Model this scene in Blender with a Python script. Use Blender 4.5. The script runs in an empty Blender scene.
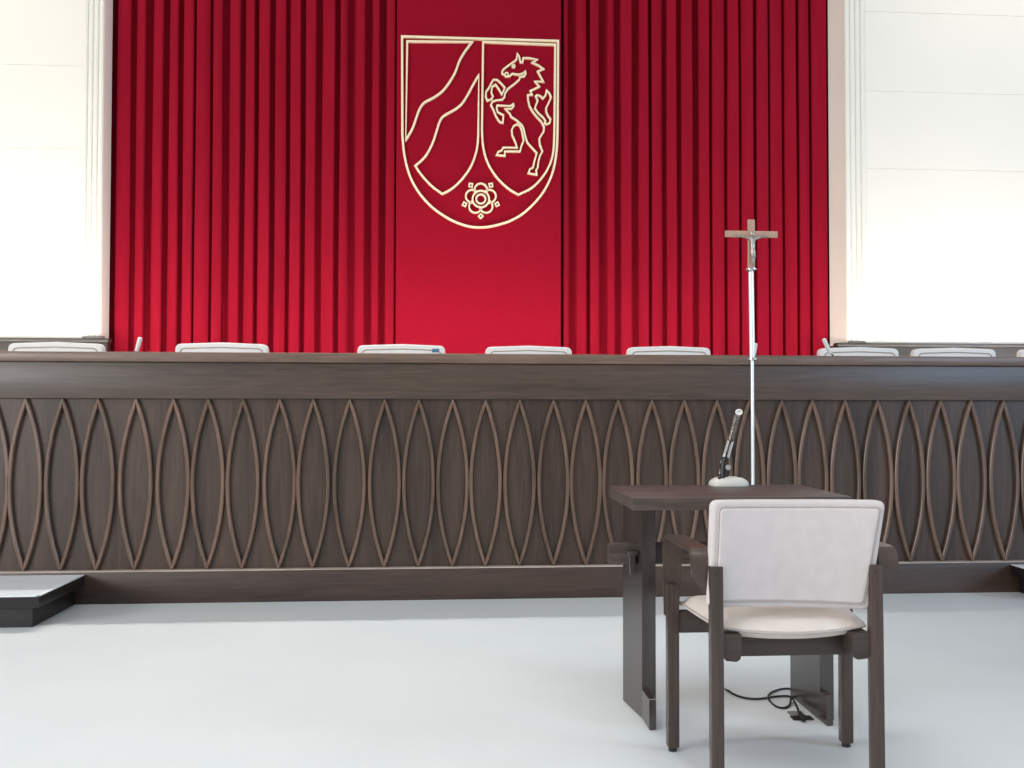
import bpy, bmesh, math, random
from mathutils import Vector, Matrix
random.seed(7)
S = bpy.context.scene
COL = S.collection
PI = math.pi

# ------------------------------------------------------------------ camera
F = 900.0
EYE = Vector((0, 0, 1.04))
yaw, pitch, roll = math.atan(63/F), math.atan(21/F), math.radians(0.1)
fw = Vector((math.sin(yaw)*math.cos(pitch), math.cos(yaw)*math.cos(pitch), math.sin(pitch)))
r0 = Vector((math.cos(yaw), -math.sin(yaw), 0))
u0 = r0.cross(fw)
rt = r0*math.cos(roll) + u0*math.sin(roll)
up = -r0*math.sin(roll) + u0*math.cos(roll)
cd = bpy.data.cameras.new('camera'); cam = bpy.data.objects.new('camera', cd); COL.objects.link(cam)
cd.sensor_width = 36; cd.lens = 36*F/1024; cd.clip_start = 0.05
cam.matrix_world = Matrix(((rt.x, up.x, -fw.x, EYE.x), (rt.y, up.y, -fw.y, EYE.y), (rt.z, up.z, -fw.z, EYE.z), (0, 0, 0, 1)))
S.camera = cam

def ray(px, py):
    return fw + rt*((px-512)/F) + up*((384-py)/F)
def onY(px, py, Y):            # point of the wall plane y = Y seen at that pixel of the survey photo
    d = ray(px, py); return EYE + d*(Y/d.y)
def onZ(px, py, z):
    d = ray(px, py); return EYE + d*((z-EYE.z)/d.z)

# ------------------------------------------------------------------ materials
def nt(name):
    m = bpy.data.materials.new(name); m.use_nodes = True
    n = m.node_tree; b = n.nodes['Principled BSDF']
    return m, n, b
def srgb(r, g, b):
    f = lambda c: (c/255/12.92 if c/255 <= .04045 else ((c/255+.055)/1.055)**2.4)
    return (f(r), f(g), f(b), 1)
def plain(name, col, rough=.5, metal=0., spec=.5, bump=0., bscale=200., var=0., vscale=4., stretch=(1, 1, 1), sheen=0., col2=None):
    m, n, b = nt(name)
    b.inputs['Roughness'].default_value = rough; b.inputs['Metallic'].default_value = metal
    b.inputs['Specular IOR Level'].default_value = spec
    if sheen:
        b.inputs['Sheen Weight'].default_value = sheen; b.inputs['Sheen Roughness'].default_value = .4
    tc = n.nodes.new('ShaderNodeTexCoord'); mp = n.nodes.new('ShaderNodeMapping')
    n.links.new(tc.outputs['Object'], mp.inputs['Vector']); mp.inputs['Scale'].default_value = stretch
    no = n.nodes.new('ShaderNodeTexNoise'); no.inputs['Scale'].default_value = vscale; no.inputs['Detail'].default_value = 6
    n.links.new(mp.outputs['Vector'], no.inputs['Vector'])
    mx = n.nodes.new('ShaderNodeMix'); mx.data_type = 'RGBA'
    c2 = col2 or tuple(c*(1-var) for c in col[:3])+(1,)
    mx.inputs['A'].default_value = col; mx.inputs['B'].default_value = c2
    rg = n.nodes.new('ShaderNodeMapRange'); rg.inputs['From Min'].default_value = .35; rg.inputs['From Max'].default_value = .65
    n.links.new(no.outputs['Fac'], rg.inputs['Value']); n.links.new(rg.outputs['Result'], mx.inputs['Factor'])
    n.links.new(mx.outputs['Result'], b.inputs['Base Color'])
    if bump:
        n2 = n.nodes.new('ShaderNodeTexNoise'); n2.inputs['Scale'].default_value = bscale; n2.inputs['Detail'].default_value = 3
        n.links.new(mp.outputs['Vector'], n2.inputs['Vector'])
        bp = n.nodes.new('ShaderNodeBump'); bp.inputs['Strength'].default_value = bump; bp.inputs['Distance'].default_value = .002
        n.links.new(n2.outputs['Fac'], bp.inputs['Height']); n.links.new(bp.outputs['Normal'], b.inputs['Normal'])
    return m
def wood(name, c1, c2, axis, rough=.42, spec=.5):
    st = {'x': (.5, 9, 9), 'y': (9, .5, 9), 'z': (9, 9, .5)}[axis]
    m, n, b = nt(name)
    tc = n.nodes.new('ShaderNodeTexCoord'); mp = n.nodes.new('ShaderNodeMapping')
    n.links.new(tc.outputs['Object'], mp.inputs['Vector']); mp.inputs['Scale'].default_value = st
    a = n.nodes.new('ShaderNodeTexNoise'); a.inputs['Scale'].default_value = 9; a.inputs['Detail'].default_value = 8; a.inputs['Distortion'].default_value = .6
    n.links.new(mp.outputs['Vector'], a.inputs['Vector'])
    c = n.nodes.new('ShaderNodeTexNoise'); c.inputs['Scale'].default_value = .9; c.inputs['Detail'].default_value = 3
    n.links.new(mp.outputs['Vector'], c.inputs['Vector'])
    ad = n.nodes.new('ShaderNodeMath'); ad.operation = 'ADD'
    n.links.new(a.outputs['Fac'], ad.inputs[0]); n.links.new(c.outputs['Fac'], ad.inputs[1])
    rm = n.nodes.new('ShaderNodeMapRange'); rm.inputs['From Min'].default_value = .72; rm.inputs['From Max'].default_value = 1.28
    n.links.new(ad.outputs[0], rm.inputs['Value'])
    mx = n.nodes.new('ShaderNodeMix'); mx.data_type = 'RGBA'; mx.inputs['A'].default_value = c1; mx.inputs['B'].default_value = c2
    n.links.new(rm.outputs['Result'], mx.inputs['Factor']); n.links.new(mx.outputs['Result'], b.inputs['Base Color'])
    b.inputs['Roughness'].default_value = rough; b.inputs['Specular IOR Level'].default_value = spec
    bp = n.nodes.new('ShaderNodeBump'); bp.inputs['Strength'].default_value = .12; bp.inputs['Distance'].default_value = .002
    n.links.new(a.outputs['Fac'], bp.inputs['Height']); n.links.new(bp.outputs['Normal'], b.inputs['Normal'])
    return m

M = {}
M['wall'] = plain('painted_plaster', srgb(246, 239, 226), .7, var=.02, vscale=1.2)
M['trim'] = plain('painted_moulding', srgb(240, 236, 224), .5, var=.02)
M['jamb'] = plain('painted_jamb', srgb(226, 214, 200), .6, var=.03)
M['floor'] = plain('pale_vinyl_floor', srgb(224, 227, 226), .34, spec=.45, vscale=1.6, bump=.03, bscale=40, col2=srgb(218, 222, 222))
M['tread'] = plain('pale_vinyl_tread', srgb(228, 232, 232), .4, var=.06)
M['nosing'] = plain('white_edge_strip', srgb(235, 238, 238), .4)
W1, W2 = srgb(58, 45, 37), srgb(88, 70, 58)
M['wx'] = wood('dark_stained_oak_lengthwise', W1, W2, 'x')
M['wz'] = wood('dark_stained_oak_upright', srgb(50, 38, 31), srgb(80, 61, 49), 'z', .44)
M['wtop'] = wood('worn_oak_edge', srgb(92, 72, 60), srgb(128, 103, 88), 'x')
M['wmould'] = wood('moulding_oak', srgb(84, 64, 52), srgb(122, 96, 80), 'z', .34)
M['wplinth'] = wood('plinth_oak', srgb(52, 39, 34), srgb(78, 60, 51), 'x', .45)
M['tx'] = wood('table_oak_lengthwise', srgb(50, 42, 39), srgb(96, 83, 76), 'x', .45, .35)
M['tz'] = wood('table_oak_upright', srgb(42, 35, 33), srgb(64, 55, 51), 'z', .25, 1.)
M['cz'] = wood('chair_beech_upright', srgb(58, 48, 43), srgb(82, 68, 61), 'z', .26)
M['cx'] = wood('chair_beech_lengthwise', srgb(50, 41, 37), srgb(72, 60, 54), 'x', .38)
M['ca'] = wood('chair_arm_laminate', srgb(68, 56, 50), srgb(90, 75, 67), 'y', .3)
M['step'] = wood('step_oak', srgb(20, 16, 16), srgb(34, 28, 28), 'x', .4)
M['dwood'] = wood('shade_and_dirt_oak', srgb(34, 27, 24), srgb(50, 40, 35), 'z', .6)  # dark tone holds both crevice shade and dirt
M['ledge'] = wood('ledge_highlight', srgb(150, 132, 120), srgb(196, 182, 170), 'x', .35)  # pale tone paints in the light caught by the plinth top
M['wains'] = wood('wainscot_oak', srgb(44, 40, 38), srgb(72, 65, 61), 'x', .4)
M['fabric'] = plain('light_grey_upholstery', srgb(212, 203, 200), .9, spec=.15, var=.06, vscale=30, bump=.25, bscale=900, sheen=.1)
M['piping'] = plain('grey_piping', srgb(190, 180, 174), .85, spec=.15, var=.08, vscale=60)
M['seat'] = plain('cream_upholstery', srgb(226, 214, 204), .9, spec=.15, var=.06, vscale=20, bump=.25, bscale=900)
M['jf'] = plain('white_upholstery', srgb(246, 242, 236), .8, spec=.2, var=.04, vscale=20)
M['jp'] = plain('beige_piping', srgb(176, 164, 150), .8, spec=.2)
M['red'] = plain('red_velvet', srgb(154, 22, 42), .95, spec=.03, var=.12, vscale=14, stretch=(1, 1, .12), bump=.2, bscale=500)
M['redp'] = plain('red_felt_panel', srgb(154, 20, 40), .95, spec=.03, var=.08, vscale=40, bump=.25, bscale=700)
M['gold'] = plain('pale_gold_lacquer', srgb(255, 238, 200), .4, metal=.05, spec=.5, var=.04, vscale=15)
M['chrome'] = plain('polished_steel', srgb(222, 222, 222), .18, metal=1., var=.03)
M['steelw'] = plain('satin_white_steel', srgb(240, 240, 240), .3, metal=.35, var=.02)
M['crossw'] = plain('light_cross_wood', srgb(186, 150, 128), .5, var=.2, vscale=12, stretch=(1, 1, .3))
M['corpus'] = plain('cast_silver', srgb(196, 188, 180), .3, metal=.9, var=.4, vscale=60)
M['micb'] = plain('grey_microphone_shell', srgb(206, 204, 194), .4, spec=.5, var=.04)
M['dark'] = plain('black_plastic', srgb(26, 25, 26), .45, var=.1)
M['mesh'] = plain('perforated_steel', srgb(150, 142, 134), .4, metal=.7, col2=srgb(52, 46, 44), vscale=190)
M['white'] = plain('white_plastic', srgb(238, 234, 228), .45, var=.03)
M['blue'] = plain('blue_sticker', srgb(40, 130, 170), .6, var=.3, vscale=60)
M['grey'] = plain('grey_metal_plate', srgb(150, 150, 146), .45, metal=.5, var=.1)

# ------------------------------------------------------------------ mesh helpers (all coordinates world metres unless the part is built locally)
def box(bm, x0, x1, y0, y1, z0, z1, bev=0., seg=2):
    t = bmesh.new()
    vs = [t.verts.new((x, y, z)) for z in (z0, z1) for y in (y0, y1) for x in (x0, x1)]
    for f in ((0, 2, 3, 1), (4, 5, 7, 6), (0, 1, 5, 4), (2, 6, 7, 3), (0, 4, 6, 2), (1, 3, 7, 5)):
        t.faces.new([vs[i] for i in f])
    if bev: bmesh.ops.bevel(t, geom=t.edges[:], offset=bev, segments=seg, affect='EDGES', profile=.5)
    join(bm, t)
def join(bm, t):
    bmesh.ops.recalc_face_normals(t, faces=t.faces[:])
    me = bpy.data.meshes.new('tmp'); t.to_mesh(me); t.free(); bm.from_mesh(me); bpy.data.meshes.remove(me)
def prism(bm, poly, d0, d1, axis='y', bev=0., seg=2):
    """poly: 2D points; axis y -> (x,z); axis x -> (y,z); axis z -> (x,y)"""
    t = bmesh.new()
    P = {'y': lambda p, d: (p[0], d, p[1]), 'x': lambda p, d: (d, p[0], p[1]), 'z': lambda p, d: (p[0], p[1], d)}[axis]
    a = [t.verts.new(P(p, d0)) for p in poly]; b = [t.verts.new(P(p, d1)) for p in poly]
    n = len(poly)
    f1 = t.faces.new(a); f2 = t.faces.new(b[::-1])
    for i in range(n): t.faces.new((a[i], b[i], b[(i+1) % n], a[(i+1) % n]))
    bmesh.ops.recalc_face_normals(t, faces=t.faces[:])
    if bev:
        es = list(f1.edges)+list(f2.edges)
        bmesh.ops.bevel(t, geom=es, offset=bev, segments=seg, affect='EDGES', profile=.5)
    join(bm, t)
def tube(bm, pts, r, n=10, closed=False, flat=None):
    pts = [Vector(p) for p in pts]; N = len(pts)
    rs = r if isinstance(r, (list, tuple)) else [r]*N
    t = bmesh.new(); rings = []
    prev = None
    for i, p in enumerate(pts):
        if closed: tan = pts[(i+1) % N]-pts[i-1]
        else: tan = pts[min(i+1, N-1)]-pts[max(i-1, 0)]
        tan.normalize()
        if prev is None:
            a = Vector((0, 0, 1)) if abs(tan.z) < .9 else Vector((1, 0, 0))
            nrm = tan.cross(a).normalized()
        else:
            nrm = (prev - tan*prev.dot(tan)).normalized()
        prev = nrm; bn = tan.cross(nrm)
        rings.append([t.verts.new(p+(nrm*math.cos(2*PI*k/n)+bn*math.sin(2*PI*k/n))*rs[i]) for k in range(n)])
    for i in range(N if closed else N-1):
        A, B = rings[i], rings[(i+1) % N]
        for k in range(n): t.faces.new((A[k], A[(k+1) % n], B[(k+1) % n], B[k]))
    if not closed:
        t.faces.new(rings[0][::-1]); t.faces.new(rings[-1])
    join(bm, t)
def lathe(bm, prof, cx, cy, n=40, sx=1., sy=1.):
    t = bmesh.new(); rings = []
    for (r, z) in prof:
        rings.append([t.verts.new((cx+sx*r*math.cos(2*PI*k/n), cy+sy*r*math.sin(2*PI*k/n), z)) for k in range(n)])
    for A, B in zip(rings, rings[1:]):
        for k in range(n): t.faces.new((A[k], A[(k+1) % n], B[(k+1) % n], B[k]))
    t.faces.new(rings[0][::-1]); t.faces.new(rings[-1])
    join(bm, t)
def strip(bm, pts, w, y0, y1, closed=False, ch=.25):
    """flat moulding of width w following pts (x,z); front at y0, back at y1; small chamfer on the front"""
    P = [Vector((p[0], p[1])) for p in pts]
    Q = [P[0]]
    for p in P[1:]:
        if (p-Q[-1]).length > 1e-5: Q.append(p)
    if closed and (Q[0]-Q[-1]).length < 1e-5: Q.pop()
    P = Q; N = len(P)
    L = []
    for i in range(N):
        a = P[i]-P[i-1] if (i > 0 or closed) else P[1]-P[0]
        b = P[(i+1) % N]-P[i] if (i < N-1 or closed) else P[-1]-P[-2]
        a = a.normalized(); b = b.normalized()
        na = Vector((-a.y, a.x)); nb = Vector((-b.y, b.x)); m = na+nb
        if m.length < .2: m = na
        m.normalize(); k = 1/max(.55, m.dot(na)); L.append(m*k)
    t = bmesh.new(); rings = []
    for p, o in zip(P, L):
        h = w/2; c = h*(1-ch)
        rings.append([t.verts.new((p.x+o.x*s, y, p.y+o.y*s)) for s, y in ((-h, y1), (-h, y0+h*ch), (-c, y0), (c, y0), (h, y0+h*ch), (h, y1))])
    for i in range(N if closed else N-1):
        A, B = rings[i], rings[(i+1) % N]
        for k in range(6): t.faces.new((A[k], A[(k+1) % 6], B[(k+1) % 6], B[k]))
    if not closed: t.faces.new(rings[0][::-1]); t.faces.new(rings[-1])
    join(bm, t)
def catmull(pts, sub=6, closed=False):
    P = [Vector(p) for p in pts]; N = len(P); out = []
    for i in range(N if closed else N-1):
        g = (lambda k: P[k % N]) if closed else (lambda k: P[max(0, min(N-1, k))])
        a, b, c, d = g(i-1), g(i), g(i+1), g(i+2)
        for s in range(sub):
            t = s/sub
            out.append(.5*((2*b)+(c-a)*t+(2*a-5*b+4*c-d)*t*t+(3*b-a-3*c+d)*t**3))
    if not closed: out.append(P[-1])
    return out
def rpoly(pts, r, n=5):
    """round the corners of a 2D polygon"""
    out = []; N = len(pts); P = [Vector(p) for p in pts]
    rr = r if isinstance(r, (list, tuple)) else [r]*N
    for i in range(N):
        p, a, b = P[i], P[i-1], P[(i+1) % N]
        if rr[i] <= 0: out.append(p); continue
        u = (a-p).normalized(); v = (b-p).normalized(); s, e = p+u*rr[i], p+v*rr[i]
        for k in range(n+1):
            t = k/n; out.append(s*(1-t)**2+p*2*t*(1-t)+e*t*t)
    return out

ORG = {}
def obj(name, bm, mat, parent=None, smooth=30, local=False):
    """ONE mesh object. World-built geometry is moved into the parent's frame."""
    o_loc = Vector((0, 0, 0))
    if parent is not None and not local:
        p = parent
        while p.parent: p = p.parent
        o_loc = Vector(p.location)
    if o_loc.length: bmesh.ops.translate(bm, verts=bm.verts[:], vec=-o_loc)
    me = bpy.data.meshes.new(name); bm.to_mesh(me); bm.free()
    me.materials.append(mat)
    if smooth:
        me.polygons.foreach_set('use_smooth', [True]*len(me.polygons))
        me.set_sharp_from_angle(angle=math.radians(smooth))
    o = bpy.data.objects.new(name, me); COL.objects.link(o)
    if parent is not None: o.parent = parent
    return o
def tag(o, label=None, cat=None, group=None, kind=None):
    if label: o['label'] = label
    if cat: o['category'] = cat
    if group: o['group'] = group
    if kind: o['kind'] = kind
    return o
def thing(name, label, cat, loc, group=None, rz=0):
    o = bpy.data.objects.new(name, None); COL.objects.link(o); o.location = loc; o.rotation_euler = (0, 0, rz)
    o.empty_display_size = .1
    return tag(o, label, cat, group)
def struct(name, bm, mat, label, cat='room', smooth=30):
    return tag(obj(name, bm, mat, None, smooth), label, cat, kind='structure')
B = bmesh.new

# ------------------------------------------------------------------ key planes
D = onZ(512, 598.9, 0).y                   # front of the bench plinth
YW = D+1.95                                # face of the white side walls
YC = YW+.28                                # back of the curtain recess
XE = 5.2                                   # half width of what is built
ZT = 4.9
PZ = .332                                  # podium height behind the bench
BT = 1.316                                 # bench top
print('D', D)

# ------------------------------------------------------------------ setting
b = B(); box(b, -XE, XE, -1.5, D+.02, -.1, 0); struct('floor', b, M['floor'], 'pale blue grey vinyl courtroom floor', 'floor')
b = B(); box(b, -XE, XE, D+.08, YC+.05, -.1, PZ); struct('trim_1', b, M['tread'], 'raised podium floor hidden behind the long bench', 'podium')
ZW = onY(60, 338.5, YW).z
ZWR = onY(940, 343.8, YW).z
xl = onY(103, 200, YW).x; xlc = onY(110.5, 200, YC).x
xr = onY(845, 200, YW).x; xrc = onY(828.5, 200, YC).x
# side walls built of stacked boards with fine joints
def sidewall(name, x0, x1, zb, seams, label):
    b = B(); zs = [zb]+sorted(seams)+[ZT]
    for a, c in zip(zs, zs[1:]):
        box(b, x0, x1, YW, YW+.03, a+.001, c-.001, .0015, 1)
    box(b, x0, x1, YW+.006, YW+.03, PZ, ZT)
    return struct(name, b, M['wall'], label, 'wall')
SL = [onY(40, y, YW).z for y in (65, 148, 231)]; SL.append(2*SL[0]-SL[1])
SR = [onY(950, y, YW).z for y in (14, 93, 170, 247)]
fl0 = onY(81.5, 200, YW).x; fr1 = onY(866, 200, YW).x
sidewall('wall_left', -XE, xl, ZW, SL, 'cream white panelled wall left of the red curtain')
sidewall('wall_right', xr, XE, ZWR, SR, 'cream white panelled wall right of the red curtain')
b = B(); box(b, xlc-.3, xrc+.3, YC, YC+.05, PZ, ZT); struct('wall_back', b, M['redp'], 'recessed wall behind the red curtains', 'wall')
YF = YC-.17            # front faces of the curtain pleats
def jamb(name, xw, px, side, zb, label):
    b = B(); xf, xc = onY(px, 200, YF).x, onY(px, 200, YC).x
    prism(b, [(xw, YW-.004), (xf, YF), (xc, YC), (xw+side*.12, YC), (xw+side*.12, YW+.03), (xw+side*.002, YW+.03)], zb, ZT, 'z')
    return struct(name, b, M['jamb'] if side > 0 else M['wall'], label, 'trim')
jamb('trim_2', xl, 110.5, -1, ZW, 'pale reveal between the left wall and the red curtain')
jamb('trim_3', xr, 829, 1, onY(836, 345, YW).z, 'beige reveal between the red curtain and the right wall')
def flutes(name, x0, x1, zb, label, flip):
    b = B(); n = 4; w = (x1-x0)/n
    for i in range(n):
        a = x0+i*w
        pr = [(a+w*.06, YW+.002), (a+w*.06, YW-.006), (a+w*.2, YW-.011), (a+w*.5, YW-.013), (a+w*.8, YW-.011), (a+w*.94, YW-.006), (a+w*.94, YW+.002)]
        prism(b, pr, zb, ZT, 'z')
    return struct(name, b, M['trim'], label, 'trim', 50)
flutes('trim_4', fl0, xl-.002, ZW, 'fluted cream pilaster strip on the left wall beside the curtain', 1)
flutes('trim_5', xr+.002, fr1, ZWR, 'fluted cream pilaster strip on the right wall beside the curtain', 0)
# wainscots
def wainscot(name, x0, x1, zt, label, end):
    b = B()
    box(b, x0, x1, YW-.045, YW+.02, PZ, zt-.03, .004)
    box(b, x0-(.012 if end < 0 else 0), x1+(.012 if end > 0 else 0), YW-.06, YW+.02, zt-.03, zt, .006)
    return struct(name, b, M['wains'], label, 'wainscot')
wainscot('wainscot_left', -XE, onY(107, 340, YW-.05).x, ZW, 'dark wood wainscot under the left white wall', 1)
wainscot('wainscot_right', onY(838, 345, YW-.04).x, XE, ZWR, 'dark wood wainscot under the right white wall', -1)
b = B(); box(b, onY(82, 338, YW-.05).x, onY(104, 338, YW-.05).x, YW-.055, YW-.03, ZW, ZW+.014, .003)
struct('trim_6', b, M['wains'], 'short wooden ledge strip at the end of the left wainscot', 'trim')
b = B(); box(b, onY(846, 343, YW).x, onY(863, 343, YW).x, YW-.055, YW-.03, ZWR, ZWR+.012, .003)
struct('trim_7', b, M['wains'], 'short wooden ledge strip at the end of the right wainscot', 'trim')

# ------------------------------------------------------------------ red curtains and centre panel
YF = YC-.17           # front faces of the pleats
def curtain(x_edges, darks, label):
    """darks: pixel ranges of the recesses between pleats, mapped onto the curtain plane"""
    zs = [PZ+.01, 1.4, 2.2, 3.0, 3.8, 4.7]
    rows = []
    rnd = [random.uniform(-1, 1) for _ in darks]; rn2 = [random.uniform(-1, 1) for _ in darks]
    tilt = [random.choice((-1, 1))*random.uniform(.004, .018) for _ in range(len(darks)+1)]
    for zi, z in enumerate(zs):
        row = []; k = zi/(len(zs)-1)
        def X(px): return onY(px, 200, YF).x
        for i in range(len(darks)+1):
            a = x_edges[0] if i == 0 else None
            lo = x_edges[0] if i == 0 else darks[i-1][1]
            hi = x_edges[1] if i == len(darks) else darks[i][0]
            def sh(j, side):
                if j < 0 or j >= len(darks): return 0
                w = darks[j][1]-darks[j][0]
                return (.10*(k-.4)*w)*(-1 if side < 0 else 1)+rnd[j]*.9*(k-.5)+.25*math.sin(zi*1.7+rn2[j]*5)
            xa, xb = X(lo+sh(i-1, 1)), X(hi+sh(i, -1))
            t = tilt[i]
            row += [(xa+.004, YF+.06), (xa, YF+max(0, t)+.004), (xa+.008, YF+max(0, t)-.004), ((xa+xb)/2, YF+.0-.004), (xb-.008, YF+max(0, -t)-.004), (xb, YF+max(0, -t)+.004), (xb-.004, YF+.06)]
            if i < len(darks):
                xc = X((darks[i][0]+darks[i][1])/2)
                row += [(xc-.006, YF+.075), (xc+.006, YF+.075)]
        rows.append([(p[0], p[1], z) for p in row])
    b = B(); V = [[b.verts.new(p) for p in r] for r in rows]
    for A, C in zip(V, V[1:]):
        for i in range(len(A)-1): b.faces.new((A[i], A[i+1], C[i+1], C[i]))
    o = obj('curtain', b, M['red'], None, 40)
    return tag(o, label, 'curtain', 'red pleated curtains')
q = .469
DL = [(275, 287), (307, 322), (345, 357), (378, 388), (410, 415), (445, 452), (472, 487), (510, 520), (541, 549), (574, 585), (608, 617), (640, 650), (672, 685), (712, 723), (740, 757), (777, 792), (808, 822)]
DL = [(a*q, c*q) for a, c in DL]
DR = [(40, 56), (78, 86), (105, 122), (138, 152), (175, 190), (211, 218), (240, 250), (271, 281), (305, 318), (341, 347), (374, 380), (404, 410), (435, 442), (467, 471), (497, 503), (527, 533), (556, 561)]
DR = [(a*.4688+550, c*.4688+550) for a, c in DR]
curtain((115.6, 394.8), DL, 'tall red pleated curtain left of the coat of arms')
curtain((563.5, 827.5), DR, 'tall red pleated curtain right of the coat of arms')
YP = YF-.03
b = B(); box(b, onY(396, 200, YP).x, onY(561, 200, YP).x, YP, YC-.002, PZ, 4.7, .006)
tag(obj('backdrop_panel', b, M['redp']), 'flat red felt panel between the curtains carrying the coat of arms', 'wall panel')

# ------------------------------------------------------------------ coat of arms
c0 = onY(480, 130, YP)
arms = thing('coat_of_arms', 'golden outline shield with river, rearing horse and rose on the red panel', 'emblem', (c0.x, YP, onY(480, 228, YP).z))
E0, E1 = YP-.026, YP+.0003
def A1(pts):  return [(lambda v: (v.x, v.z))(onY(390+x*.2866, 20+y*.2866, E0)) for x, y in pts]
def HA(pts):  return [(lambda v: (v.x, v.z))(onY(480+x*.10417, 40+y*.10417, E0)) for x, y in pts]
def HB(pts):  return HA([(x, y+672) for x, y in pts])
LW = .015
curve = [(43, 400), (50, 470), (68, 540), (100, 600), (150, 655), (210, 695), (265, 717), (312, 723), (360, 718), (420, 700), (470, 670), (520, 620), (552, 570), (572, 515), (582, 450), (585, 380)]
b = B(); strip(b, [(p.x, p.y) for p in [Vector(v) for v in A1([(42, 56)])]+catmull(A1(curve), 5)+[Vector(v) for v in A1([(587, 72)])]], LW*1.1, E0, E1, True)
obj('shield_outline', b, M['gold'], arms)
b = B()
u = [Vector(v) for v in A1([(60, 73), (287, 75)])]+catmull(A1([(287, 75), (262, 108), (243, 140), (228, 180), (208, 215), (185, 245), (155, 268), (120, 287), (103, 310), (90, 345), (78, 378), (55, 418)]), 4)
strip(b, [(p.x, p.y) for p in u], LW, E0, E1, True)
obj('river_upper_field', b, M['gold'], arms)
b = B()
u = catmull(A1([(310, 190), (290, 225), (270, 262), (250, 292), (225, 312), (190, 332), (175, 350), (163, 385), (150, 425), (130, 465), (112, 487), (88, 508)]), 4)
u += catmull(A1([(88, 508), (110, 540), (145, 578), (183, 606)]), 4)+catmull(A1([(183, 606), (220, 585), (255, 550), (285, 505), (303, 450), (308, 400)]), 4)
strip(b, [(p.x, p.y) for p in u], LW, E0, E1, True)
obj('river_lower_field', b, M['gold'], arms)
b = B()
u = [Vector(v) for v in A1([(577, 85)])]+catmull(A1([(574, 390), (570, 460), (555, 510), (530, 550), (495, 585), (448, 609)]), 4)+catmull(A1([(448, 609), (410, 585), (370, 545), (340, 495), (325, 440), (321, 380)]), 4)+[Vector(v) for v in A1([(325, 75)])]
strip(b, [(p.x, p.y) for p in u], LW, E0, E1, True)
obj('horse_field', b, M['gold'], arms)
body = HA([(215, 322), (212, 300), (230, 275), (280, 237), (330, 203), (352, 180), (358, 128), (376, 155), (388, 207), (410, 210), (415, 170), (470, 170), (550, 185), (502, 214), (560, 240), (610, 275), (555, 298), (580, 345), (608, 397), (530, 395), (570, 445), (485, 485), (500, 522), (460, 525), (462, 570), (475, 630), (510, 690)])
body += HB([(545, 62), (590, 110), (615, 160), (612, 205), (570, 270), (575, 330), (600, 395), (575, 440), (560, 500), (555, 550), (540, 575), (545, 618), (465, 605), (480, 565), (510, 550), (520, 500), (545, 410), (500, 360), (455, 310), (435, 250), (420, 180), (402, 140), (350, 95), (300, 62)])
body += HA([(290, 710), (245, 660), (300, 658), (325, 630), (320, 612), (290, 632), (165, 625), (160, 650), (170, 690), (220, 716)])
body += HB([(225, 45), (220, 120), (190, 112), (170, 85), (150, 50)])
body += HA([(130, 670), (105, 620), (120, 590), (150, 578), (215, 570), (235, 545), (240, 510), (270, 465), (330, 420), (380, 375), (383, 352), (425, 345), (440, 320), (435, 300), (410, 320), (370, 330), (310, 320), (285, 345), (250, 347), (238, 332)])
HW = LW*.85
b = B(); strip(b, body, HW, E0, E1, True)
ey = [(323+13*math.cos(k*PI/4), 248+13*math.sin(k*PI/4)) for k in range(8)]
strip(b, HA(ey), HW*.7, E0, E1, True)
strip(b, HA([(240, 330), (246, 312), (266, 312), (276, 335)]), HW*.7, E0, E1)
horse = obj('horse', b, M['gold'], arms)
b = B(); strip(b, HA([(240, 455), (210, 520), (185, 475), (150, 425), (115, 447), (110, 505), (125, 540), (110, 565), (70, 580), (55, 540), (60, 490), (85, 460), (110, 410), (130, 378), (165, 380), (200, 410)]), HW, E0, E1, True)
obj('foreleg', b, M['gold'], horse)
b = B(); strip(b, HA([(580, 535), (605, 558), (630, 530), (640, 482), (665, 505), (683, 545), (665, 590), (635, 650), (637, 690), (660, 735)])+HB([(678, 85), (670, 120), (640, 135), (620, 125), (630, 105), (608, 70), (560, 27)])+HA([(528, 655), (538, 620), (555, 580), (535, 537), (547, 525)]), HW, E0, E1, True)
obj('tail', b, M['gold'], horse)
b = B(); strip(b, HB([(385, 150), (403, 200), (420, 290), (400, 335), (385, 395), (240, 395), (238, 437), (160, 430), (175, 400), (210, 385), (222, 358), (355, 360), (345, 320), (310, 240), (305, 190), (325, 150), (360, 132)]), HW, E0, E1, True)
obj('hind_leg', b, M['gold'], horse)
def RO(pts): return [(lambda v: (v.x, v.z))(onY(450+x*.0846, 170+y*.0846, E0)) for x, y in pts]
b = B()
for r in (55, 98):
    strip(b, RO([(365+r*math.cos(k*PI/14), 340+r*math.sin(k*PI/14)) for k in range(28)]), LW*.85, E0, E1, True)
pet = []
for i in range(5):
    a = math.radians(-90+72*i); cx, cy = 365+108*math.cos(a), 340+108*math.sin(a)
    for k in range(-5, 6):
        t = a+math.radians(k*21); pet.append((cx+76*math.cos(t), cy+76*math.sin(t)))
strip(b, RO(pet), LW*.85, E0, E1, True)
rose = obj('rose', b, M['gold'], arms)
for i in range(5):
    a = math.radians(-54+72*i); cx, cy = 365+202*math.cos(a), 340+202*math.sin(a)
    b = B(); strip(b, RO([(cx+26*math.cos(a+k*PI/2), cy+26*math.sin(a+k*PI/2)) for k in range(4)]), LW*.7, E0, E1, True)
    obj('sepal', b, M['gold'], rose)

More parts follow.
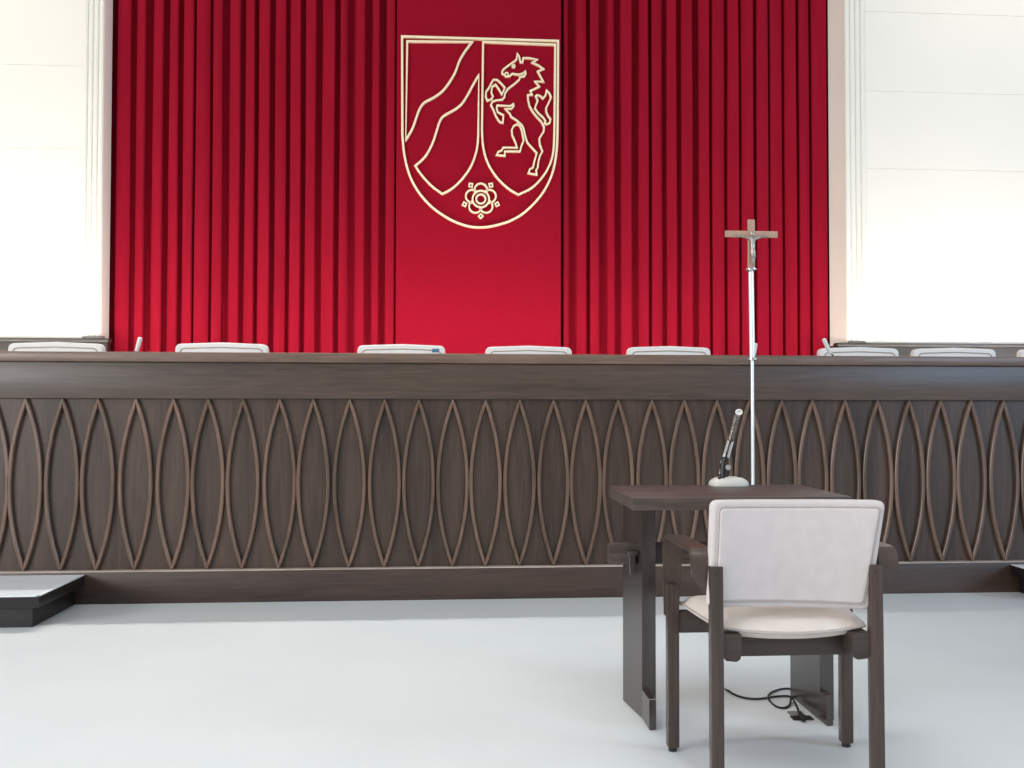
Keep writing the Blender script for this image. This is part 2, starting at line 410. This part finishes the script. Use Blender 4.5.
# ------------------------------------------------------------------ judges' bench
bench = thing('judges_bench', 'long dark wood judges bench front with pointed oval mouldings', 'bench', (0, D+.3, 0))
BX0, BX1 = -4.4, 4.4
zf0 = onY(512, 399.4, D+.01).z; zf1 = onY(512, 364.6, D+.01).z; zp = onY(512, 566.4, D+.02).z
b = B(); box(b, BX0, BX1, D-.004, D+.72, zf1+.004, BT, .01); obj('worktop', b, M['wtop'], bench)
b = B(); box(b, BX0, BX1, D+.012, D+.05, zf0, zf1+.002, .003); obj('fascia', b, M['wx'], bench)
b = B(); box(b, BX0, BX1, D+.035, D+.075, zp-.03, zf0+.01); panel = obj('front_panel', b, M['wz'], bench)
b = B(); box(b, BX0, BX1, D, D+.06, 0, zp, .004); obj('plinth', b, M['wplinth'], bench)
b = B(); box(b, BX0, BX1, D-.004, D+.036, zp-.004, zp+.003, .001, 1); obj('ledge', b, M['ledge'], bench)  # thin pale strip, the plinth's lit line put into colour
tips = {0: 27, 1: 63.7, 2: 99.2, 3: 137, 4: 174.4, 5: 209, 6: 243.8, 7: 280.4, 8: 313.9, 9: 350, 10: 385, 11: 419, 12: 452.8, 13: 485.6, 14: 519.5, 15: 553.3, 16: 585.5, 17: 617.7, 18: 651.5, 22: 781, 23: 811.4, 24: 844, 25: 876.4, 26: 907.9, 27: 939.3, 28: 969.5, 29: 1002}
XS = {k: onY(v, 404, D+.035).x for k, v in tips.items()}
n_ = len(XS); mk = sum(XS)/n_; mx_ = sum(XS.values())/n_
slope = sum((k-mk)*(XS[k]-mx_) for k in XS)/sum((k-mk)**2 for k in XS)
z0, z1 = zp+.004, zf0-.004
for i in range(-2, 32):
    xc = XS.get(i, mx_+slope*(i-mk))
    hw = slope*.5-.013; zm = (z0+z1)/2; hz = (z1-z0)/2-.006
    R = (hw*hw+hz*hz)/(2*hw); ang = math.asin(hz/R)
    right = [(xc-(R-hw)+R*math.cos(ang*(k/14-1)), zm+R*math.sin(ang*(k/14-1))) for k in range(29)]
    left = [(2*xc-p[0], p[1]) for p in right[::-1]]
    b = B(); strip(b, right[:-1]+left[:-1], .0195, D+.014, D+.036, True, .4)
    o = obj('lens_moulding', b, M['wmould'], bench)
    b = B(); strip(b, right[:-1]+left[:-1], .030, D+.0335, D+.036, True, .05); obj('shade_dirt_line', b, M['dwood'], o)  # dark strip under each moulding, edge shadow and dirt as colour

# ------------------------------------------------------------------ steps at both ends
def step(cor_far, cor_near, sgn, label):
    zt = .155
    pf = onZ(*cor_far, zt); pn = onZ(*cor_near, zt)
    xe = (pf.x+pn.x)/2; yn = pn.y
    xo = sgn*4.3
    t = thing('step', label, 'step', ((xe+xo)/2, (yn+D)/2, 0), 'steps in front of the bench')
    lo, hi = min(xe, xo), max(xe, xo)
    ov = .05
    b = B(); box(b, lo, hi, yn, D-.004, .10, zt-.004, .003); obj('nosing', b, M['step'], t)
    b = B(); box(b, lo+.012, hi-.012, yn+.012, D-.006, zt-.006, zt); obj('tread', b, M['tread'], t)
    b = B()
    box(b, lo+.0, hi-.0, yn, yn+.014, zt-.004, zt+.0015, .001); box(b, (hi-.014 if sgn < 0 else lo), (hi if sgn < 0 else lo+.014), yn, D-.004, zt-.004, zt+.0015, .001)
    obj('edge_strip', b, M['nosing'], t)
    b = B(); box(b, lo+(ov if sgn > 0 else 0), hi-(ov if sgn < 0 else 0), yn+.05, D-.004, 0, .102); obj('riser', b, M['step'], t)
step((86, 573.5), (40.4, 596), -1, 'dark wooden step with pale top at the left end of the bench')
step((1006, 562), (1044, 575), 1, 'dark wooden step with pale top at the right end of the bench')

# ------------------------------------------------------------------ judges' chairs behind the bench
def rslab(bm, poly, y0, y1, bev):
    prism(bm, poly, y0, y1, 'y', bev, 3)
def judge_chair():
    t = thing('judge_chair', 'tmp', 'chair', (0, 0, 0), 'white judges chairs behind the bench')
    w = .275; h0, h1 = .52, 1.075
    poly = rpoly([(-w-.012, h0), (w+.012, h0), (w-.006, h1-.006), (.0, h1+.004), (-w+.006, h1-.006)], [.05, .05, .035, 0, .035])
    b = B(); rslab(b, poly, -.03, .03, .008); bk = obj('backrest', b, M['jf'], t, local=True)
    inn = rpoly([(-w+.02, h0+.03), (w-.02, h0+.03), (w-.035, h1-.035), (0, h1-.027), (-w+.035, h1-.035)], [.04, .04, .03, 0, .03])
    b = B(); tube(b, [(p.x, -.031, p.y) for p in inn], .004, 6, True); obj('piping', b, M['jp'], bk, local=True)
    b = B(); prism(b, rpoly([(-.26, -.5), (.26, -.5), (.25, -.0), (-.25, -.0)], .05), .4, .49, 'z', .02, 3); obj('seat', b, M['jf'], t, local=True)
    for sx in (-1, 1):
        b = B(); tube(b, [(sx*.23, .02, 0), (sx*.23, .02, .3), (sx*.23, .045, .95)], .017, 10); obj('leg', b, M['cz'], t, local=True)
        b = B(); tube(b, [(sx*.23, -.44, 0), (sx*.23, -.44, .4)], .017, 10); obj('leg', b, M['cz'], t, local=True)
    return t
def dup(root):
    r = root.copy(); COL.objects.link(r)
    for ch in list(root.children):
        c = ch.copy(); COL.objects.link(c); c.parent = r
        for g in list(ch.children):
            d = g.copy(); COL.objects.link(d); d.parent = c
    return r
jc = judge_chair()
jl = ['white judge chair behind the bench below the left white wall, leftmost chair back',
      'white judge chair back above the bench, standing in front of the left red curtain',
      'white judge chair back with a blue sticker on its top corner, left of the panel',
      'white judge chair back directly in front of the flat red centre panel',
      'white judge chair back just left of the crucifix, in front of the right red curtain',
      'white judge chair back below the beige reveal with a microphone in front of it',
      'white judge chair back entirely in front of the dark wainscot under the right wall',
      'white judge chair back cut off by the right edge of the photo']
sp = [(8, 104, 342.3), (175, 268.7, 342.8), (357, 446, 344.4), (485, 572.5, 346), (627, 711, 346.4), (819, 899, 347.3), (913, 996, 348), (1020, 1103, 348.5)]
for i, (a, c, yt) in enumerate(sp):
    o = jc if i == 0 else dup(jc)
    Yj = D+1.02
    p = onY((a+c)/2, yt, Yj-.02)
    wpx = (onY(c, yt, Yj).x-onY(a, yt, Yj).x)
    o.location = (p.x, Yj, PZ+p.z-PZ-1.077)
    k = wpx/.55
    o.scale = (k, 1, 1)
    # stand every chair on the podium: height taken up by its own proportion
    o.location.z = PZ; o.scale.z = (p.z-PZ)/1.077
    o['label'] = jl[i]
    if i == 2:
        b = B(); box(b, .188, .232, -.034, -.0295, 1.028, 1.05, .001, 1); tg = obj('sticker', b, M['blue'], o, local=True); tg['label'] = 'small blue sticker'

# ------------------------------------------------------------------ gooseneck microphones on the bench
def bench_mic(p_top, p_bot, label, r=.0125):
    Ym = D+.42
    a, c = onY(*p_top, Ym), onY(*p_bot, Ym)
    d = (c-a).normalized()
    c2 = c+d*.0
    base = Vector((c.x+d.x*.05, Ym, BT))
    t = thing('gooseneck_microphone', label, 'microphone', base, 'white gooseneck microphones on the bench')
    b = B(); lathe(b, [(.05, BT), (.05, BT+.008), (.046, BT+.012), (.012, BT+.014)], base.x, base.y, 28); obj('base', b, M['dark'], t)
    b = B(); tube(b, catmull([base+Vector((0, 0, .013)), base+Vector((0, 0, .02)), c-d*.01], 4), .004, 8); obj('neck', b, M['dark'], t)
    b = B(); L = (a-c).length; ax = -d
    tube(b, [c, c+ax*.004, c+ax*(L*.5), c+ax*(L-.006), c+ax*(L-.002), a], [r*.75, r*.9, r, r*1.05, r*.85, r*.4], 14); obj('head', b, M['white'], t)
bench_mic((140.5, 337.3), (136.6, 351.5), 'white microphone head leaning right above the bench, before the left curtain')
bench_mic((755.5, 343), (754.2, 355), 'short white microphone head above the bench directly beside the crucifix pole')
bench_mic((823.5, 338.5), (830.5, 354), 'white microphone head leaning left above the bench below the right reveal')

# ------------------------------------------------------------------ standing crucifix in front of the bench
cy_ = onZ(753.5, 622, 0)
CX, CY = cy_.x, cy_.y
cru = thing('standing_crucifix', 'tall slim silver crucifix on a pole rising behind the table microphone', 'crucifix', (CX, CY, 0))
zz = lambda y: onY(753, y, CY).z
xx = lambda x, y: onY(x, y, CY).x
b = B(); lathe(b, [(.115, 0), (.115, .01), (.10, .018), (.03, .03), (.013, .05)], CX, CY, 36); obj('base', b, M['steelw'], cru)
b = B(); tube(b, [(CX, CY, .04), (xx(752.3, 358), CY, zz(358))], .0078, 14); obj('lower_pole', b, M['steelw'], cru)
xt = xx(751, 272)
b = B(); tube(b, [(xx(752.3, 358), CY, zz(358)), (xt, CY, zz(270))], .0125, 14); obj('upper_pole', b, M['steelw'], cru)
b = B(); lathe(b, [(.012, zz(361)), (.021, zz(360)), (.021, zz(357.8)), (.012, zz(357))], xx(752.3, 358), CY, 24); obj('collar', b, M['chrome'], cru)
b = B(); lathe(b, [(.011, zz(272.5)), (.016, zz(271)), (.028, zz(270)), (.028, zz(269)), (.012, zz(268.4))], xt, CY, 24); obj('foot_plate', b, M['chrome'], cru)
b = B()
hw = (xx(754.5, 230)-xx(747.8, 230))/2
xm = xx(751.2, 240)
cp = [(xm-hw, zz(268.6)), (xm+hw, zz(268.6)), (xm+hw, zz(237.6)), (xx(777.2, 235), zz(237.6)), (xx(777.2, 235), zz(231.2)), (xm+hw, zz(231.2)), (xm+hw, zz(219.8)), (xm-hw, zz(219.8)), (xm-hw, zz(231.2)), (xx(725.2, 235), zz(231.2)), (xx(725.2, 235), zz(237.6)), (xm-hw, zz(237.6))]
prism(b, cp, CY-.008, CY+.008, 'y', .002, 1); cross = obj('cross', b, M['crossw'], cru)
# corpus : one continuous figure
b = B(); yb = CY-.018
sc = zz(233)-zz(266)
def L(x, z, y=0): return Vector((xm+x*sc, yb+y*sc, zz(266)+z*sc))
tube(b, [L(0, .0, .02), L(.0, .06), L(.012, .16, -.02), L(.02, .29, -.05), L(.0, .44, -.02), L(0, .52, 0), L(0, .63, -.01), L(0, .76, -.02), L(0, .83, 0), L(-.01, .87, -.02)], [v*sc for v in (.02, .035, .05, .055, .075, .07, .065, .085, .06, .03)], 10)
tube(b, [L(-.01, .86, -.03), L(-.02, .90, -.05), L(-.025, .95, -.05), L(-.025, 1.0, -.04)], [v*sc for v in (.03, .055, .058, .03)], 10)
for s in (-1, 1):
    tube(b, [L(0, .80, -.01), L(s*.09, .81), L(s*.26, .85), L(s*.42, .91), L(s*.50, .945)], [v*sc for v in (.05, .045, .032, .024, .02)], 8)
    tube(b, [L(s*.03, .45), L(s*.035, .26, -.08), L(s*.015, .04, .0)], [v*sc for v in (.05, .04, .022)], 8)
tube(b, [L(-.05, .49, -.02), L(0, .45, -.03), L(.06, .42, -.02)], [v*sc for v in (.04, .06, .035)], 8)
co = obj('corpus', b, M['corpus'], cross, 60)
rm = co.modifiers.new('merge', 'REMESH'); rm.mode = 'VOXEL'; rm.voxel_size = .0022; rm.use_smooth_shade = True
# ------------------------------------------------------------------ witness table
TZ = .75
nl, nr = onZ(632, 497.4, TZ), onZ(852.6, 496.6, TZ)
fy = onZ(606, 485.3, TZ).y
ty0 = (nl.y+nr.y)/2; ty1 = fy
tx0, tx1 = nl.x, nr.x
print('table', tx0, tx1, ty0, ty1)
sf = onZ(642.2, 719, 0); sb = onZ(622, 702, 0); sr = onZ(820.3, 721, 0)
sy0, sy1 = (sf.y+sr.y)/2, sb.y
toe = onZ(655, 730.5, 0).y
print('slab', sf, sb, sr, 'toe', toe)
tab = thing('witness_table', 'small dark wooden trestle table with slab legs in front of the bench', 'table', ((tx0+tx1)/2, (ty0+ty1)/2, 0))
b = B(); box(b, tx0, tx1, ty0, ty1, TZ-.041, TZ, .004); obj('tabletop', b, M['tx'], tab)
th = .046
slx = (sf.x+sb.x)/2; srx = sr.x
sb2 = onZ(790.4, 695.8, 0)
for (A_, C_) in ((sf, sb), (sr, sb2)):
    kx = (C_.x-A_.x)/(C_.y-A_.y)*.75          # the slabs stand very slightly out of square
    X_ = lambda y: A_.x+kx*(y-A_.y)
    ya_, yb_ = A_.y, (C_.y+sb2.y)/2
    quad = lambda y0_, y1_, w: [(X_(y0_), y0_), (X_(y0_)+w, y0_), (X_(y1_)+w, y1_), (X_(y1_), y1_)]
    b = B(); prism(b, quad(ya_, yb_, th), 0, TZ-.04, 'z', .002, 1); lg = obj('slab_leg', b, M['tz'], tab)
    kx = 0
    b = B(); prism(b, quad(toe, ya_+.001, .022), 0, .10, 'z', .003, 1); obj('foot', b, M['tz'], lg)
slx = sf.x+.5*(sb.x-sf.x)*.75
ym = (sy0+sy1)/2
zs1 = 1.04-(544.3-405.5)*ym/F; zs0 = zs1-.068
b = B(); box(b, slx-.088, srx+th+.088, ym-.018, ym+.018, zs0, zs1, .003); strr = obj('stretcher', b, M['tx'], tab)
for x, s in ((slx, -1), (srx+th, 1)):
    xa = x+s*.014
    b = B(); prism(b, [(xa-.013, zs1-.022), (xa+.013, zs1-.022), (xa+.008, zs0-.03), (xa-.008, zs0-.03)], ym-.044, ym-.020, 'y', .002, 1)
    box(b, xa-.02, xa+.02, ym-.05, ym+.03, zs1-.034, zs1-.020, .002)
    obj('wedge', b, M['tz'], strr)
# ------------------------------------------------------------------ table microphone
mb = onZ(733, 487.2, TZ); MX, MY = mb.x, mb.y+.05
tm = thing('desk_microphone', 'grey desk microphone with slanted stem on a flat base, on the table', 'microphone', (MX, MY, TZ))
b = B()
hb = .0695
base = rpoly([(MX-hb, MY-.052), (MX+hb, MY-.052), (MX+hb, MY+.052), (MX-hb, MY+.052)], .05, 8)
t = bmesh.new()
def ringz(k, z): return [t.verts.new((MX+(p.x-MX)*k, MY+(p.y-MY)*k, z)) for p in base]
R_ = [ringz(.96, TZ), ringz(1, TZ+.003), ringz(1, TZ+.009), ringz(.97, TZ+.015), ringz(.90, TZ+.021), ringz(.7, TZ+.029), ringz(.4, TZ+.033)]
for A, C in zip(R_, R_[1:]):
    for i in range(len(A)): t.faces.new((A[i], A[(i+1) % len(A)], C[(i+1) % len(A)], C[i]))
t.faces.new(R_[0][::-1]); t.faces.new(R_[-1]); join(b, t)
obj('base', b, M['micb'], tm)
b = B(); box(b, MX-.045, MX-.02, MY-.03, MY-.012, TZ+.024, TZ+.033, .002); obj('talk_button', b, M['dark'], tm)
mp = lambda x, y: onY(x, y, MY)
j0 = mp(723.5, 474); j0.z = TZ+.028
b = B(); tube(b, [j0+Vector((0, 0, 0)), mp(723.8, 466), mp(725.4, 457)], [.015, .014, .012], 14); jt = obj('joint', b, M['dark'], tm)
b = B(); tube(b, [mp(726.4, 467)+Vector((0, -.02, 0)), mp(726.4, 467)+Vector((0, -.008, 0))], .010, 14); obj('knob', b, M['chrome'], jt)
b = B(); tube(b, [mp(720.5, 474)+Vector((0, 0, 0)), mp(722, 462), mp(724.6, 454)], .0045, 8); obj('clip', b, M['white'], jt)
b = B()
for dx in (-.0085, .0085):
    p, q2 = mp(725.6, 458), mp(730.8, 440); p.x += dx; q2.x += dx
    tube(b, [p, q2], .0042, 8)
st = obj('stem', b, M['chrome'], tm)
b = B(); tube(b, [mp(730.4, 441.5), mp(731, 439.5), mp(736.8, 417), mp(737.2, 415)], [.009, .0115, .0115, .010], 16); obj('capsule', b, M['mesh'], tm)
b = B()
cc = mp(738.4, 412.2); cc.y -= .003
tube(b, [cc+Vector((.0105*math.cos(k*PI/10), -.004, .0085*math.sin(k*PI/10))) for k in range(20)], .0032, 8, True)
tube(b, [cc+Vector((0, -.003, 0)), cc+Vector((0, .006, 0))], .0095, 16)
obj('capsule_ring', b, M['white'], tm)

# ------------------------------------------------------------------ armchair in front
fl = onZ(672, 749, 0); fr = onZ(847, 747.5, 0)
fy_ = (fl.y+fr.y)/2
sF = F/ (fy_/math.cos(0)*1.0)
xL, xR = onZ(666, 749, 0).x, onZ(853.5, 747.5, 0).x
CXc = (xL+xR)/2; HWc = (xR-xL)/2
ry = fy_-.31                       # rear legs
rl, rr_ = onY(716, 640, ry).x, onY(875.3, 640, ry).x
print('chair front y', fy_, 'rear', ry, 'cx', CXc, (rl+rr_)/2, 'hw', HWc, (rr_-rl)/2)
CXr = (rl+rr_)/2; HR = (rr_-rl)/2
ch = thing('armchair', 'light grey upholstered armchair with dark wooden frame, back turned to viewer', 'chair', (CXc, (fy_+ry)/2, 0))
lw = .0175
# rear legs (posts in front of the back, seen from behind)
ztp = onY(716, 566, ry).z
for x in (rl, rr_):
    b = B(); prism(b, [(ry-.02, 0), (ry+.008, 0), (ry+.014, .43), (ry+.012, ztp), (ry-.012, ztp), (ry-.016, .43)], x-lw, x+lw, 'x', .004, 2)
    lg = obj('leg', b, M['cz'], ch)
    b = B(); yy = ry-.0125
    tube(b, [(x, yy+.003, ztp-.02), (x, yy-.0022, ztp-.02)], .0045, 12); obj('screw', b, M['cx'], lg)
# front legs with glides
zlt = onY(671, 583.5, fy_).z
for x in (xL+lw, xR-lw):
    b = B(); box(b, x-lw, x+lw, fy_-.018, fy_+.018, .012, zlt, .005, 2); lg = obj('leg', b, M['cz'], ch)
    b = B(); tube(b, [(x, fy_, 0), (x, fy_, .014)], .013, 14); obj('glide', b, M['dark'], lg)
# arms : bent laminate ribbons
zat = onY(680, 539.5, fy_-.1).z
def ribbon(bm, path, th, edges):
    """path: (y,z) centre line; edges: function s-> (x0,x1)"""
    P = [Vector(p) for p in path]; N = len(P); t = bmesh.new(); rings = []
    Ls = [0]
    for i in range(1, N): Ls.append(Ls[-1]+(P[i]-P[i-1]).length)
    for i in range(N):
        tan = (P[min(N-1, i+1)]-P[max(0, i-1)]).normalized(); nr_ = Vector((-tan.y, tan.x))
        x0, x1 = edges(Ls[i]/Ls[-1], P[i].x, P[i].y)
        a, c = P[i]+nr_*th/2, P[i]-nr_*th/2
        rings.append([t.verts.new((x0, a.x, a.y)), t.verts.new((x1, a.x, a.y)), t.verts.new((x1, c.x, c.y)), t.verts.new((x0, c.x, c.y))])
    for A, C in zip(rings, rings[1:]):
        for k in range(4): t.faces.new((A[k], A[(k+1) % 4], C[(k+1) % 4], C[k]))
    t.faces.new(rings[0][::-1]); t.faces.new(rings[-1])
    bmesh.ops.recalc_face_normals(t, faces=t.faces[:])
    es = [e for e in t.edges if len(e.link_faces) == 2 and e.calc_face_angle(0) > .9]
    bmesh.ops.bevel(t, geom=es, offset=.003, segments=2, affect='EDGES')
    join(bm, t)
yr = ry+.028                      # rear bend of the arms
for s in (-1, 1):
    xo = xL-.004 if s < 0 else xR+.004
    xp = (rl if s < 0 else rr_)
    path = rpoly([(fy_+.02, zlt-.10), (fy_+.035, zat-.006), (yr, zat-.004), (yr-.006, zat-.05), (yr-.004, zat-.075), (yr+.004, zat-.11), (yr+.006, zat-.15)], [0, .05, .03, 0, 0, 0, 0], 7)
    def edges(k, y=0, z=0, s=s, xo=xo, xp=xp):
        w = .06
        inn = xo-s*w
        if y < yr+.05 and z < zat-.05:
            f = max(0, (zat-.07-z)/.08)
            return (xo+(xp+s*.0-xo)*f, inn+(xp-s*.03-inn)*f)
        if k < .18: return (xo, xo-s*(.045+.015*k/.18))
        return (xo, inn)
    b = B(); ribbon(b, [(p.x, p.y) for p in path], .014, edges); obj('armrest', b, M['ca'], ch)
# seat frame
for s in (-1, 1):
    xb = rl+lw if s < 0 else rr_-lw
    t = bmesh.new(); rings = []
    for k in range(9):
        f = k/8; y = ry-.008+(fy_-.01-ry+.008)*f
        xo = xb-s*.045*f**1.4*.8
        zb_, zt_ = (.353+.022*f, .425+.004*f)
        w_ = .05
        pr = [(xo, zb_+.012), (xo-s*.008, zb_+.003), (xo-s*(w_-.014), zb_), (xo-s*(w_-.004), zb_+.006), (xo-s*w_, zb_+.02), (xo-s*w_, zt_), (xo, zt_)]
        rings.append([t.verts.new((p[0], y, p[1])) for p in pr])
    for A, C in zip(rings, rings[1:]):
        for i in range(7): t.faces.new((A[i], A[(i+1) % 7], C[(i+1) % 7], C[i]))
    t.faces.new(rings[0][::-1]); t.faces.new(rings[-1])
    b = B(); join(b, t); obj('side_rail', b, M['cx'], ch)
b = B(); box(b, xL+lw*2, xR-lw*2, fy_-.012, fy_+.012, .354, .42, .003); obj('front_rail', b, M['cx'], ch)
b = B(); box(b, rl+lw+.04, rr_-lw-.04, ry+.045, ry+.068, .352, .417, .003); obj('rear_rail', b, M['cx'], ch)
# seat cushion : domed pad
b = B(); t = bmesh.new()
nx, ny = 18, 16
def seatpt(i, j, top):
    u_, v_ = i/nx*2-1, j/ny*2-1
    su = math.copysign(abs(u_)**1, u_)
    y = ry+.022+(fy_+.03-ry-.022)*(v_+1)/2
    hwid = (HR-.019)+(HWc-.045-HR+.019)*((v_+1)/2)**.7
    cx = CXr+(CXc-CXr)*(v_+1)/2
    x = cx+su*hwid
    # rounded corners
    e = (1-abs(u_)**6)*(1-abs(v_)**6)
    if v_ < 0: y -= .024*(1-abs(u_)**2)*(-v_)
    z = .437 + (.036*e**.4 if top else -.026*e**.4)-.012*(1-abs(u_)**2)*(1 if v_ < -.5 else .3)
    return (x, y, z)
G = {}
for top in (0, 1):
    for i in range(nx+1):
        for j in range(ny+1):
            if top and (i in (0, nx) or j in (0, ny)): G[(1, i, j)] = G[(0, i, j)]
            else: G[(top, i, j)] = t.verts.new(seatpt(i, j, top))
for top in (0, 1):
    for i in range(nx):
        for j in range(ny):
            t.faces.new([G[(top, i, j)], G[(top, i+1, j)], G[(top, i+1, j+1)], G[(top, i, j+1)]])
join(b, t); se = obj('seat', b, M['seat'], ch, 70)
edge = [seatpt(i, 0, 0) for i in range(nx+1)]+[seatpt(nx, j, 0) for j in range(1, ny+1)]+[seatpt(i, ny, 0) for i in range(nx-1, -1, -1)]+[seatpt(0, j, 0) for j in range(ny-1, 0, -1)]
b = B(); tube(b, edge, .0045, 6, True); obj('piping', b, M['piping'], se)
# backrest : curved padded slab with seam border
yb0 = ry+.016
def back_poly(inset):
    P = [(711.5, 611.5), (871, 614.5), (886.5, 501.5), (797, 503), (717, 500.5)]
    P = [(lambda v: Vector((v.x, v.z)))(onY(x, y, yb0-.016)) for x, y in [(708.5, 608.5), (871, 611), (885.6, 500.8), (798, 501.5), (712.8, 501)]]
    c = sum(P, Vector((0, 0)))/5
    out = []
    for i, p in enumerate(P):
        out.append(p+Vector((-math.copysign(inset, p.x-c.x) if i != 3 else 0, inset if i < 2 else -inset)))
    return out
cxb = (rl+rr_)/2
def bend(x): return .030*(1-((x-cxb)/.24)**2)-.022
def backslab(bm, inset, y0, y1, rnd, bev):
    t = bmesh.new(); prism(t, rpoly(back_poly(inset), rnd, 6), y0, y1, 'y', bev, 3)
    # slice so it can bend
    for k in range(1, 12):
        xk = cxb-.26+.52*k/12
        bmesh.ops.bisect_plane(t, geom=t.verts[:]+t.edges[:]+t.faces[:], plane_co=(xk, 0, 0), plane_no=(1, 0, 0))
    for v in t.verts: v.co.y += bend(v.co.x)
    join(bm, t)
b = B(); backslab(b, 0, yb0, yb0+.045, [.02, .02, .022, 0, .022], .012); bk = obj('backrest', b, M['fabric'], ch, 50)
b = B(); backslab(b, .020, yb0-.008, yb0+.01, [.012, .012, .012, 0, .012], .006); obj('rear_cover', b, M['fabric'], bk, 50)
pth = rpoly(back_poly(.0175), [.012, .012, .012, 0, .012], 5)
dense = []
for i in range(len(pth)):
    a, c = pth[i], pth[(i+1) % len(pth)]; m_ = max(1, int((c-a).length/.03))
    dense += [a+(c-a)*k/m_ for k in range(m_)]
b = B(); tube(b, [(p.x, yb0-.001+bend(p.x), p.y) for p in dense], .0035, 6, True); obj('piping', b, M['piping'], bk)

# ------------------------------------------------------------------ floor outlet and cable
po = onZ(802, 718.5, 0)
ou = thing('floor_outlet', 'small dark floor outlet with a plugged cable beside the right table leg', 'outlet', (po.x, po.y, 0))
b = B(); box(b, po.x-.035, po.x+.035, po.y-.018, po.y+.018, 0, .004, .001, 1); obj('plate', b, M['dark'], ou)
b = B(); box(b, po.x-.028, po.x+.02, po.y+.018, po.y+.06, 0, .005, .001, 1); obj('lid', b, M['grey'], ou)
cr = lambda x, y, z=.005: onZ(700+x*.2187, 600+y*.2187, z)
pts = []
pts.append(Vector((onY(716, 520, ty1+.015).x, ty1+.012, .62)))
pts.append(Vector((onY(716, 560, ty1+.015).x, ty1+.012, .45)))
pts.append(Vector((onY(716, 640, ty1+.015).x, ty1+.012, .16)))
pts += [cr(92, 385), cr(130, 415), cr(170, 437), cr(215, 449), cr(262, 452), cr(310, 447), cr(350, 441), cr(395, 439), cr(425, 443), cr(442, 430, .006), cr(430, 412, .006), cr(400, 405), cr(360, 410), cr(325, 424), cr(312, 444, .014), cr(325, 468), cr(352, 488), cr(385, 493), cr(408, 482), cr(414, 462), cr(418, 447, .016), cr(428, 458, .01), cr(443, 486), cr(452, 515, .008), cr(470, 535, .012)]
b = B(); tube(b, catmull(pts, 6), .0036, 8)
tube(b, [cr(455, 515, .012), cr(463, 530, .014), cr(475, 548, .010)], [.006, .008, .008], 10)
tag(obj('cable', b, M['dark']), 'thin black cable looped on the floor beneath the table', 'cable')

# ------------------------------------------------------------------ light
w = bpy.data.worlds.new('world'); S.world = w; w.use_nodes = True
wn = w.node_tree; bg = wn.nodes['Background']
bg.inputs['Color'].default_value = (.97, .98, 1, 1); bg.inputs['Strength'].default_value = .5
def area(name, loc, target, sx, sy, power, col=(1, 1, 1), spread=180):
    l = bpy.data.lights.new(name, 'AREA'); l.shape = 'RECTANGLE'; l.size = sx; l.size_y = sy; l.energy = power; l.color = col
    l.spread = math.radians(spread)
    o = bpy.data.objects.new(name, l); COL.objects.link(o); o.location = loc
    d = Vector(target)-Vector(loc); o.rotation_euler = d.to_track_quat('-Z', 'Y').to_euler()
    return o
# wall washers low behind the bench
area('wall_washer', (-3.4, D+1.32, 1.33), (-3.4, YW, 2.15), 2.6, .12, 25, (1, .95, .86))
area('wall_washer', (4.2, D+1.32, 1.33), (4.2, YW, 2.15), 2.6, .12, 25, (1, .95, .86))
area('wall_washer', (.2, D+1.32, 1.33), (.2, YC, 2.2), 4.4, .12, 27, (1, .92, .88))
for x_ in (-4.1, 4.7):  # added fill lights without a fixture, brighten the tops of the side walls
    area('wall_top_fill', (x_, YW-.9, 5.3), (x_, YW, 3.4), 2.4, .3, 6, (1, .95, .86), 110)
# narrow ceiling light line behind the bench, throws the bench shadow on the floor
area('ceiling_light', (-1.0, D+1.35, 5.4), (-1.0, D-.6, 0), 3.6, .15, 34, (1, .98, .95), 75)
area('ceiling_light', (.3, .8, 5.2), (.3, 2.4, 0), 4, 2.5, 46, (.97, 1, .99), 120)
# daylight window to the right behind the viewer
area('window_light', (8.0, -.4, 2.9), (2.6, 4.6, 1.3), 1.6, 1.8, 230, (.5, .72, 1))

area('window_light', (-7.2, -.6, 2.2), (.4, 2.6, .5), 3.2, 2.0, 430, (.94, .97, 1))
S.view_settings.view_transform = 'Standard'
S.view_settings.look = 'None'
S.view_settings.exposure = 0
